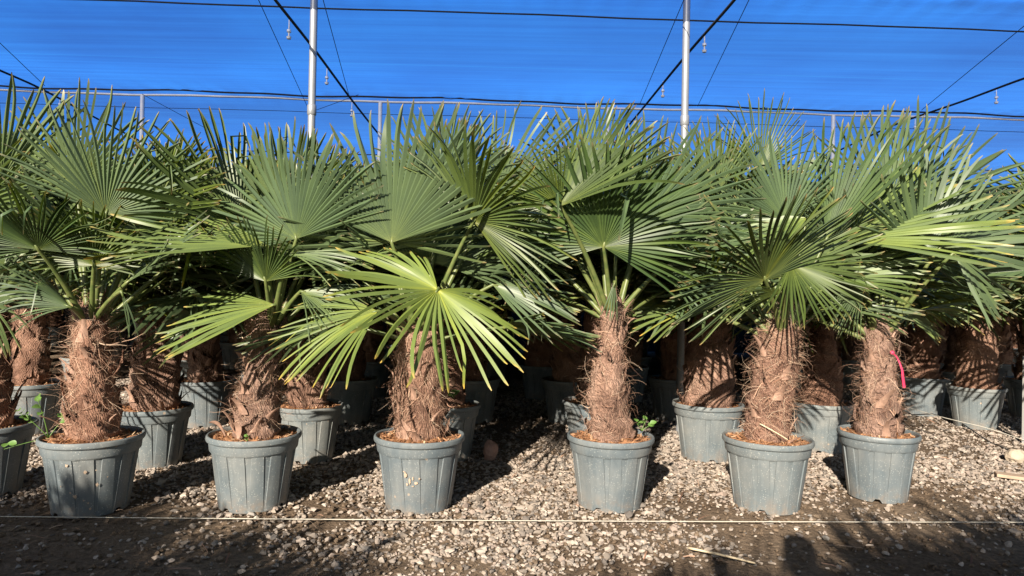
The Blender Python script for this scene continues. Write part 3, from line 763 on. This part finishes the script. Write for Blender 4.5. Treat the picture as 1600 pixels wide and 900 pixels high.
front_palm('c', 398, 680, 3.62, .985, [(.335, .105), (.40, .118), (.55, .115), (.70, .095), (.86, .075), (.98, .066), (1.05, .035)], .07,
           'palm in pot with brown husks, its two flat leaves reaching left', 2000, 7, 1.15,
           [(463, 373, -.12, 104, 182, 175, 0, 12, 1, dict(fused=.5)), (418, 384, -.25, 171, 236, 80, 8, -68, 1, dict(droop=.02, fused=.55, tint=.45, fold=.42)), (430, 476, -.28, 190, 178, 90, 8, -64, 1, dict(droop=.06, fused=.55, tint=.7, fold=.42)),
            (378, 352, .05, 117, 195, 120, 10, -58, -1, dict(fused=.5)), (440, 345, .15, 98, 165, 160, 0, 0, 1), (450, 395, -.3, -4, 130, 60, 15, 70, 1), (415, 440, -.2, 95, 120, 150, 30, 15, -1), (470, 455, -.15, -8, 110, 90, 20, 60, 1, dict(droop=.2))],
           BACKF, 13)
front_palm('d', 656, 677, 3.66, 1.0, [(.335, .11), (.40, .115), (.52, .122), (.68, .132), (.84, .12), (.95, .085), (1.02, .04)], -.01,
           'potted fan palm with combed trunk and drooping sunlit leaf, pale scrape on pot', 2600, 6, 1.2,
           [(612, 379, -.26, 85, 238, 138, -8, 12, 1, dict(fused=.5, droop=.03, broken=.08)), (612, 379, -.17, 178, 180, 22, 0, 0, 1, dict(nseg=4, droop=.03, broken=.3)), (612, 379, -.19, 2, 150, 24, 0, 0, 1, dict(nseg=4, droop=.03, broken=0)),
            (740, 346, -.24, 44, 176, 205, 50, 0, -1, dict(fused=.45)),
            (684, 453, -.42, 240, 186, 300, 63, 0, 1, dict(droop=.12, fused=.33, broken=.06, rise=.9, back=.15, cup=.06, tint=1.0)), (590, 486, -.35, 194, 158, 110, 20, -52, 1, dict(droop=.16, tint=.8, fold=.45)), (770, 445, -.1, -14, 140, 90, 12, 55, 1, dict(droop=.12, broken=.1)),
            (690, 300, .15, 80, 150, 150, 0, 10, 1), (770, 320, .12, 55, 190, 90, 0, 30, 1)],
           BACKF, 14)
front_palm('e', 954, 678, 3.74, .98, [(.335, .118), (.42, .118), (.46, .128), (.47, .104), (.58, .108), (.66, .098), (.72, .088), (.84, .066), (.98, .062), (1.08, .058), (1.15, .03)], .0,
           'potted fan palm with slender stepped trunk and bare smooth boots, weed growing in its pot', 1100, 5, 1.1,
           [(943, 386, -.22, 82, 178, 225, 26, 0, -1, dict(fused=.52, droop=.06, cup=.06)), (876, 322, -.36, 50, 200, 80, 4, 48, -1, dict(fused=.5)), (876, 322, -.14, 150, 110, 130, 15, 30, -1), (930, 300, .12, 92, 150, 140, 0, 0, 1), (1010, 340, .08, 45, 190, 130, 0, 20, 1),
            (880, 380, -.05, 170, 110, 120, 10, -45, 1, dict(droop=.1)), (1035, 420, .1, 18, 110, 150, 10, 40, 1), (960, 440, -.25, 265, 60, 30, 0, 20, 1, dict(nseg=5))],
           BACKF, 15, bow=.02)
front_palm('f', 1199, 681, 3.76, .99, [(.335, .105), (.40, .108), (.55, .104), (.72, .106), (.86, .095), (.98, .08), (1.05, .035)], .07,
           'potted fan palm with bristly trunk and low dark fan, straw on its soil', 2300, 7, 1.35,
           [(1195, 437, -.35, 118, 180, 235, 46, 0, -1, dict(fused=.4, droop=.05)), (1236, 412, -.28, -52, 122, 130, 35, 25, -1, dict(droop=.05)), (1312, 376, .05, 25, 225, 115, 5, 58, 1, dict(fused=.5, droop=.03, tint=.6, fold=.45)),
            (1260, 340, .05, 196, 150, 90, 10, -58, 1, dict(tint=.7)), (1292, 372, .0, 66, 212, 60, 0, 55, -1, dict(fused=.55, droop=.01)), (1228, 345, .1, 95, 150, 130, 0, 0, 1), (1225, 455, -.25, 190, 100, 60, 10, 50, -1), (1188, 268, .42, 86, 122, 118, 6, -15, -1, dict(fused=.3)), (1120, 300, .35, 105, 120, 110, 0, 10, 1)],
           BACKF, 16)
front_palm('g', 1372, 674, 3.98, .90, [(.335, .11), (.40, .115), (.52, .10), (.70, .088), (.86, .074), (.97, .064), (1.04, .03)], .0,
           'potted fan palm with red ribbon tied to it, smallest of the front pots', 1500, 6, 1.2,
           [(1440, 402, -.15, 62, 185, 180, 4, -20, 1, dict(fused=.45)), (1470, 385, -.2, 20, 190, 110, 6, 50, 1), (1490, 395, -.3, -48, 130, 45, 0, 30, 1, dict(nseg=7, droop=.05)), (1385, 330, .08, 80, 170, 130, 0, 0, 1), (1430, 335, .1, 52, 190, 110, 0, 20, 1),
            (1330, 400, -.05, 150, 130, 120, 5, 30, 1), (1350, 440, -.1, 230, 90, 60, 0, -40, 1)],
           BACKF, 17)

# prototypes for the rows behind; each is first placed itself, then copied
PROTO_ARGS = [dict(seed=21, trunk_h=.72), dict(seed=22, trunk_h=.80, r0=.125), dict(seed=23, trunk_h=.66, r0=.14, big=1.16), dict(seed=24, trunk_h=.84, r0=.11), dict(seed=25, trunk_h=.74, r0=.16, top_r=.1, big=1.14, hair=1600), dict(seed=26, trunk_h=.78, r0=.12, nleaf=27)]
PROTOS = []
def back_palm(k, loc, rz, label, s=1.0):
    k %= len(PROTO_ARGS)
    while len(PROTOS) <= k: PROTOS.append(None)
    if PROTOS[k] is None:
        o = generic_palm(**PROTO_ARGS[k]); PROTOS[k] = o
        o.location = loc; o.rotation_euler = (0, 0, rz); o.scale = (s, s, s)
    else:
        o = copy_thing(PROTOS[k], loc, rz, (s, s, s))
    tag(o, label, 'potted palm', GROUP)
    PLACED.append(Vector(loc))
    return o
SECOND = [  # rim px, rim py, proto, turn, scale, label
    (240, 632, 2, 0.3, .98, 'potted fan palm with dark squat stump, just behind and right of the mud-dotted pot'),
    (482, 628, 0, 2.2, .97, 'potted fan palm with pale split husks, behind the pot with brown husks'),
    (698, 628, 3, 4.0, .98, 'potted fan palm hidden behind the scraped pot, small weed on its soil'),
    (930, 624, 1, 1.0, .98, 'potted fan palm whose pot shows left of the stepped-trunk palm'),
    (1106, 631, 4, 0.4, 1.03, 'potted fan palm with thick rounded trunk, wide pale pot left of the bristly-trunk palm'),
    (1283, 624, 2, 3.6, .96, 'potted fan palm with shaded trunk, between the bristly-trunk palm and the ribbon palm'),
    (48, 597, 3, 2.6, 1.0, 'potted fan palm in dark pot at the left edge, behind the mud-dotted pot'),
    (320, 592, 5, 0.8, 1.0, 'potted fan palm in leaf-shadowed pot, between mud-dotted pot and husk pot'),
    (546, 590, 1, 5.1, 1.0, 'potted fan palm deep in shade, pot with a round shadow left of the scraped pot'),
    (740, 590, 0, 3.0, 1.0, 'potted fan palm in deep shade right of the scraped pot, behind the red stone'),
    (888, 592, 5, 4.4, 1.0, 'potted fan palm in dark pot left of the stepped-trunk palm, furthest back there'),
    (1053, 590, 3, 1.7, 1.0, 'potted fan palm in half-shaded pot right of the stepped-trunk palm'),
    (1440, 588, 2, 5.6, 1.0, 'potted fan palm with wide leaning trunk behind the red ribbon'),
    (1525, 602, 4, 2.9, .98, 'potted fan palm with banded thick trunk in clean pot near the right edge'),
    (1612, 592, 1, 0.2, 1.0, 'potted fan palm cut off by the right edge'),
    (1705, 632, 4, 4.1, 1.06, 'fan palm outside the right edge whose leaf fingers reach into the picture'),
]
for px, py, k, rz, s, lb in SECOND:
    back_palm(k, base_from_rim(px, py), rz, lb, s)
rr = random.Random(4)
DEEP = 'potted fan palm deep in the block, only parts of its leaves showing between nearer palms'
for j, y0 in enumerate((7.35, 8.55, 9.8, 11.1, 12.4)):
    half = .80 * y0 + .5
    x = -half + (j % 2) * .45
    while x < half:
        yy = y0 + YAW * x + rr.uniform(-.12, .12); xx = x + rr.uniform(-.1, .1)
        if all((Vector((xx, yy, 0)) - q).length > .72 for q in PLACED):
            back_palm(rr.randrange(6), (xx, yy, 0), rr.uniform(0, 6.28), DEEP, rr.uniform(.96, 1.06))
        x += .95 if j < 2 else 1.1
# the row on the other side of the aisle, behind the photographer; it shades the foreground
AISLE = 'potted fan palm in the row behind the photographer, outside the picture'
for i, (x, y, s) in enumerate(((-4.6, -1.35, 1.14), (-3.75, -1.45, 1.12), (-2.85, -1.7, 1.12), (-1.7, -2.35, 1.04), (-.6, -1.95, 1.08), (.35, -1.75, 1.11), (1.25, -1.4, 1.14))):
    back_palm(i, (x, y, 0), i * 1.3, AISLE, s)

# ------------------------------------------------------------------ small things
# string along the front of the row
xs = np.linspace(-4, 4, 60)
pa, pb = at(0, 807, 3.28), at(1600, 816, 3.46)
m = MB(); m.tube([tuple(pa + (pb - pa) * u + Vector((0, 0, -.006 * math.sin(math.pi * u)))) for u in np.linspace(-.15, 1.15, 50)], .0022, 6)
tag(m.build('string', M_STRING), 'pale string stretched low along the front of the pots', 'string')
def rock(px, py, size, mat, label, sy=1.0):
    p = on_ground(px, py)
    nh, na = 14, 20
    th = np.linspace(.02, np.pi - .02, nh)[:, None]; an = np.linspace(0, 2 * np.pi, na, endpoint=False)[None]
    q = np.stack([np.sin(th) * np.cos(an), np.sin(th) * np.sin(an), np.cos(th) + 0 * an], -1)
    q = q * (1 + .20 * snoise(q + px, 1.0, px) + .08 * snoise(q, 2.6, px + 1))[..., None]
    q = (q + .05 * snoise(q + px, 5.0, 2)[..., None]) * np.array(size)
    q += np.array([p.x, p.y, size[2] * .78])
    return tag(make('rock', q, grid_faces(nh, na, True), mat, None, False), label, 'rock')
rock(766, 718, (.052, .055, .07), M_ROCK, 'reddish brown rock on the gravel right of the scraped pot')
rock(1588, 722, (.075, .06, .055), M_ROCK2, 'pale tan rock at the right edge by the gravel')
def stalk(p, q, r, label, bowz=.01, bend=(0, 0)):
    p, q = Vector(p), Vector(q)
    pts = [p + (q - p) * u + Vector((bend[0] * math.sin(math.pi * u), bend[1] * math.sin(math.pi * u), bowz * math.sin(math.pi * u))) for u in np.linspace(0, 1, 12)]
    m = MB(); m.tube(pts, np.linspace(r, r * .6, 12), 7); return tag(m.build('dry_stalk', M_STRAW), label, 'stalk')
stalk(on_ground(1075, 856, .03), on_ground(1180, 880, .028), .006, 'bent pale stalk lying on the dirt in front of the string', .012, (0, -.03))
fb = FRONT['f'][1]
stalk(at(1187, 662, fb.y - .10), at(1231, 687, fb.y - .19), .004, 'straw stick lying across the soil of the straw-topped pot', .002)
pl = on_ground(1585, 752)
m = MB(); m.box((-.16, -.045, 0), (.16, .045, .022)); o = m.build('plank', M_WOOD, smooth=False); o.location = (pl.x + .07, pl.y, .012); o.rotation_euler = (0, .03, -.45)
bv = o.modifiers.new('bevel', 'BEVEL'); bv.width = .004; bv.segments = 2
tag(o, 'short weathered plank lying on the gravel at the right edge', 'plank')
cord('ground_cord', [(1412, 634, 5.9), (1470, 648, 5.75), (1540, 664, 5.6), (1640, 700, 5.45)], .002, M_STRING, 'pale string running past the banded-trunk palm pot near the right edge', 'string', sag=.02)
g0, g1, g2, g3 = on_ground(1425, 648, .01), on_ground(1490, 662, .01), on_ground(1545, 690, .01), on_ground(1640, 730, .01)
m = MB(); m.tube([tuple(g0), tuple((g0 + g1) / 2 + Vector((0, 0, .05))), tuple(g1 + Vector((0, -.1, .03))), tuple(g2), tuple(g3)], .005, 8)
tag(m.build('drip_hose', M_BLACK), 'thin black hose on the gravel beside the banded-trunk palm pot', 'hose')
p = on_ground(1603, 694)
t = empty('stake', (p.x, p.y, 0)); m = MB(); m.box((-.02, -.02, -.1), (.02, .02, .72)); m.build('shaft', M_WHITE, t, False)
m = MB(); m.lathe([(.001, .735), (.018, .73), (.026, .722), (.026, .715), (.001, .7205)], 4); m.build('cap', M_WHITE, t, False)
tag(t, 'white square stake at the right edge beside the palms', 'stake')

# chips of bark and straw blown over the gravel
nl = 420
lp = scatter(nl, -4, 4.6, 2.6, 7.0); la = rng.uniform(0, 6.28, nl); ll = rng.uniform(.008, .05, nl) * np.where(rng.uniform(0, 1, nl) < .1, 2.2, 1); lw = rng.uniform(.0012, .004, nl)
ld = np.stack([np.cos(la), np.sin(la), rng.normal(0, .12, nl)], -1); ls = np.stack([-np.sin(la), np.cos(la), rng.normal(0, .3, nl)], -1)
lc = np.concatenate([lp, rng.uniform(.008, .020, (nl, 1))], 1)
LV = np.stack([lc - ld * ll[:, None] - ls * lw[:, None], lc - ld * ll[:, None] + ls * lw[:, None], lc + ls * lw[:, None] + np.array([0, 0, .004]), lc - ls * lw[:, None] + np.array([0, 0, .004]), lc + ld * ll[:, None] - ls * lw[:, None] * .6, lc + ld * ll[:, None] + ls * lw[:, None] * .6], 1)
b0 = 6 * np.arange(nl)[:, None]
LF = np.concatenate([b0 + np.array([[0, 3, 2, 1]]), b0 + np.array([[3, 4, 5, 2]])])
tag(make('litter', LV, LF, M_FIB, None, False), 'bits of straw and bark strewn over the gravel', 'litter', kind='stuff')

# red ribbon
gb = FRONT['g'][1]
def ribbon():
    ctr = [(1394, 551), (1401, 557), (1406, 567), (1410, 579), (1411, 591), (1413, 606)]
    V = []
    for i, (x, y) in enumerate(ctr):
        c = np.array(at(x, y, gb.y - .10 + .01 * math.sin(i * 1.6))); w = .0065 * (.6 + .5 * min(1, i / 2))
        tw = .5 * math.sin(i * .9)
        s = np.array([math.cos(tw), math.sin(tw), .25]) * w
        V += [c - s, c + s]
    for dy in (0.0012,): V += [np.array(q) + np.array([0, dy, 0]) for q in V[:12]]
    V = np.array(V); f = []
    for i in range(5): f += [(2 * i, 2 * i + 1, 2 * i + 3, 2 * i + 2), (12 + 2 * i, 14 + 2 * i, 15 + 2 * i, 13 + 2 * i), (2 * i, 2 * i + 2, 14 + 2 * i, 12 + 2 * i), (2 * i + 1, 13 + 2 * i, 15 + 2 * i, 2 * i + 3)]
    t = empty('ribbon', at(1394, 551, gb.y - .1))
    V = V - np.array(t.location)
    make('tail', V, np.array(f), M_RED, t, True)
    m = MB(); m.lathe([(.001, -.012), (.010, -.009), (.013, 0), (.009, .009), (.001, .012)], 10); m.build('knot', M_RED, t)
    tag(t, 'red ribbon knotted at a palm trunk with one tail hanging', 'ribbon')
ribbon()

def weed(origin, stems, label, sz=.02):
    t = empty('weed', origin)
    for (dx, dy, dz, nl) in stems:
        tip = np.array([dx, dy, dz]); pts = [tip * u + np.array([0, 0, .25 * abs(dz) * math.sin(math.pi * u) * .3]) for u in np.linspace(0, 1, 7)]
        m = MB(); m.tube(pts, np.linspace(.0028, .0012, 7), 6); m.build('stem', M_WEED, t)
        for k in range(nl):
            u = .45 + .55 * (k + 1) / nl; c = tip * u + np.array([0, 0, .01])
            a = rng.uniform(0, 6.28); d = unit([math.cos(a), math.sin(a) - .2, rng.uniform(.0, .8)]); s = unit(np.cross(d, [0.2, -.6, .6])); nn = np.cross(s, d)
            V = []
            for uu in np.linspace(0, 1, 7):
                w = sz * .62 * math.sin(math.pi * min(1, uu ** .75 * .97 + .03)) ** .8
                cc = c + d * sz * 1.7 * uu + nn * (-.3 * sz * uu ** 2)
                V += [cc - s * w + nn * w * .35, cc, cc + s * w + nn * w * .35]
            make('weed_leaf', V, grid_faces(7, 3), M_WEED, t)
    tag(t, label, 'weed')
bb = FRONT['b'][1]
o = at(76, 684, bb.y - .05)
weed(o, [tuple(np.array(at(30, 645, bb.y - .12)) - np.array(o)) + (6,), tuple(np.array(at(58, 622, bb.y - .1)) - np.array(o)) + (4,), tuple(np.array(at(6, 702, bb.y - .15)) - np.array(o)) + (2,), tuple(np.array(at(100, 655, bb.y)) - np.array(o)) + (2,)],
     'straggly green weed leaning left out of the mud-dotted pot', .026)
eb = FRONT['e'][1]
o = at(1003, 673, eb.y - .06)
weed(o, [(.02, 0, .055, 4), (-.03, -.01, .04, 3), (.045, 0, .03, 2)], 'small green weed at the right side of the stepped-trunk palm pot', .022)
o = at(708, 622, 4.62)
weed(o, [(.02, -.02, .035, 4), (-.03, -.02, .03, 4), (0, -.03, .02, 3)], 'yellow-green weed on the soil behind the scraped pot', .022)
cb = FRONT['c'][1]
o = at(386, 689, cb.y - .14)
weed(o, [(.01, -.01, .02, 2), (-.015, 0, .012, 2)], 'tiny green seedling on the soil of the pot with curled husks', .012)

# scrape of dried mud on the pot front: thin irregular flakes lying on the wall
db = FRONT['d'][1]
def flake(pot_base, px, py, w, h, seed):
    r = np.random.default_rng(seed); d = ray(px, py); o0 = Vector((0, 0, CAM_H))
    # where the view line meets the pot wall
    best = None
    for y in np.linspace(pot_base.y - .3, pot_base.y, 400):
        q = o0 + d * (y / d.y); rad = math.hypot(q.x - pot_base.x, q.y - pot_base.y); wall = .178 + (.2155 - .178) * (q.z / .285)
        if rad <= wall + .0045: best = q; break
    if best is None: return None
    az = math.atan2(best.y - pot_base.y, best.x - pot_base.x)
    V = []; nA = 14
    for k in range(nA):
        q = 2 * math.pi * k / nA; s = r.uniform(.55, 1.1)
        du, dz = w * s * math.cos(q) + .35 * h * s * math.sin(q) * 0, h * s * math.sin(q)
        z = best.z + dz; rad = .178 + (.2155 - .178) * (z / .285) + .0052; a2 = az + du / rad
        V.append((pot_base.x + rad * math.cos(a2) - pot_base.x, rad * math.sin(a2), z))
    z = best.z; rad = .178 + (.2155 - .178) * (z / .285) + .0060
    V.append((rad * math.cos(az), rad * math.sin(az), z))
    return V, [(k, (k + 1) % nA, nA) for k in range(nA)]
V, Fq, n = [], [], 0
for i, (x, y, w, h) in enumerate(((634, 742, .010, .016), (640, 752, .006, .020), (636, 757, .008, .008), (645, 748, .005, .012), (650, 755, .010, .009), (655, 748, .005, .007), (631, 737, .006, .004), (645, 760, .007, .004))):
    r_ = flake(db, x, y, w, h, i)
    if r_: V += r_[0]; Fq += [tuple(j + n for j in f) for f in r_[1]]; n += len(r_[0])
V2, F2, n2 = [], [], 0
for i, (x, y, w) in enumerate(((104, 728, .008), (133, 738, .0085), (117, 776, .010), (152, 757, .009), (110, 770, .005), (141, 795, .006), (131, 782, .004), (124, 716, .005), (150, 735, .004), (138, 786, .005), (168, 745, .004), (95, 760, .004))):
    r_ = flake(bb, x, y, w, w * 1.1, 40 + i)
    if r_: V2 += r_[0]; F2 += [tuple(j + n2 for j in f) for f in r_[1]]; n2 += len(r_[0])
make('dried_mud', V2, F2, M_MUD, [c for c in FRONT['b'][0].children if c.name.startswith('pot')][0], False)
pot_d = [c for c in FRONT['d'][0].children if c.name.startswith('pot')][0]
make('dried_scrape', V, Fq, M_MUD, pot_d, False)
# brown husks curling over the edge of the second pot
def husk(px, py, y, d, ln, w, label):
    o = at(px, py, y); d = unit(d); s = unit(np.cross(d, [0, 0, 1])); up = np.cross(s, d)
    V = []
    for u in np.linspace(0, 1, 9):
        c = d * ln * u + up * ln * .45 * math.sin(u * 2.2); ww = w * math.sin(math.pi * (.12 + .86 * u)) ** .7
        for q in np.linspace(-1, 1, 7): V.append(c + s * ww * q + up * ww * .7 * (q * q - .5))
    for u in range(63): V.append(np.array(V[u]) + up * -.003)
    f = np.concatenate([grid_faces(9, 7), grid_faces(9, 7)[:, ::-1] + 63])
    ob = make('husk', V, f, M_STUB); ob.location = o
    tag(ob, label, 'husk')
husk(352, 680, cb.y - .13, (-.75, -.35, .35), .10, .020, 'brown curled husk poking left over the pot edge of the two-flat-leaf palm')
husk(372, 684, cb.y - .15, (-.25, -.5, .6), .085, .022, 'brown curled husk standing on the soil of the two-flat-leaf palm')

# the photographer, whose shadow falls on the gravel at the lower right
def person():
    J = {'pelvis': (0, -.42, .92, .125, .10), 'waist': (0, -.42, 1.06, .12, .09), 'chest': (0, -.41, 1.28, .15, .105), 'neckb': (0, -.40, 1.44, .07, .06), 'neck': (0, -.38, 1.50, .05, .05), 'headb': (0, -.35, 1.56, .072, .085), 'headm': (0, -.345, 1.64, .078, .095), 'headt': (0, -.36, 1.71, .06, .075),
         'shL': (-.18, -.41, 1.40, .06, .055), 'elL': (-.24, -.26, 1.16, .043, .043), 'wrL': (-.10, -.10, 1.16, .03, .03), 'shR': (.18, -.41, 1.40, .06, .055), 'elR': (.24, -.26, 1.16, .043, .043), 'wrR': (.10, -.10, 1.16, .03, .03),
         'hipL': (-.10, -.42, .86, .09, .09), 'knL': (-.11, -.40, .48, .06, .06), 'anL': (-.12, -.44, .09, .042, .042), 'toL': (-.13, -.28, .035, .04, .03), 'hipR': (.10, -.42, .86, .09, .09), 'knR': (.11, -.40, .48, .06, .06), 'anR': (.12, -.44, .09, .042, .042), 'toR': (.13, -.28, .035, .04, .03)}
    E = [('pelvis', 'waist'), ('waist', 'chest'), ('chest', 'neckb'), ('neckb', 'neck'), ('neck', 'headb'), ('headb', 'headm'), ('headm', 'headt')]
    for s in 'LR':
        E += [('chest', 'sh' + s), ('sh' + s, 'el' + s), ('el' + s, 'wr' + s), ('pelvis', 'hip' + s), ('hip' + s, 'kn' + s), ('kn' + s, 'an' + s), ('an' + s, 'to' + s)]
    for s, sg in (('L', -1), ('R', 1)):
        J['pm' + s] = (sg * .085, -.062, 1.165, .022, .016); E.append(('wr' + s, 'pm' + s))
        for k in range(4):
            a = 'f%d%s' % (k, s); b = 'g%d%s' % (k, s)
            J[a] = (sg * .078, -.042, 1.135 + .02 * k, .009, .009); J[b] = (sg * .05, -.04, 1.132 + .021 * k, .008, .008)
            E += [('pm' + s, a), (a, b)]
        J['t1' + s] = (sg * .065, -.085, 1.19, .010, .010); J['t2' + s] = (sg * .04, -.062, 1.195, .009, .009); E += [('pm' + s, 't1' + s), ('t1' + s, 't2' + s)]
    names = list(J)
    me = bpy.data.meshes.new('person'); me.from_pydata([J[k][:3] for k in names], [(names.index(a), names.index(b)) for a, b in E], [])
    ob = bpy.data.objects.new('person', me); COL.objects.link(ob)
    sk = ob.modifiers.new('skin', 'SKIN'); su = ob.modifiers.new('smooth', 'SUBSURF'); su.levels = 1; su.render_levels = 2
    for i, k in enumerate(names):
        ob.data.skin_vertices[0].data[i].radius = J[k][3:]
        ob.data.skin_vertices[0].data[i].use_root = (k == 'pelvis')
    me.materials.append(simple('dark_clothes', (.05, .06, .09), .9))
    sk.use_smooth_shade = True
    ob.location.x = .12; ob.scale = (1.05, 1.05, 1.06)
    bpy.context.view_layer.update()
    tag(ob, 'standing photographer in dark clothes holding a phone up, casting the shadow at lower right', 'person')
    m = MB(); m.box((.04, -.062, 1.19), (.20, -.054, 1.27)); tag(m.build('phone', M_BLACK, None, False), 'black phone held up in both hands by the photographer', 'phone')
person()
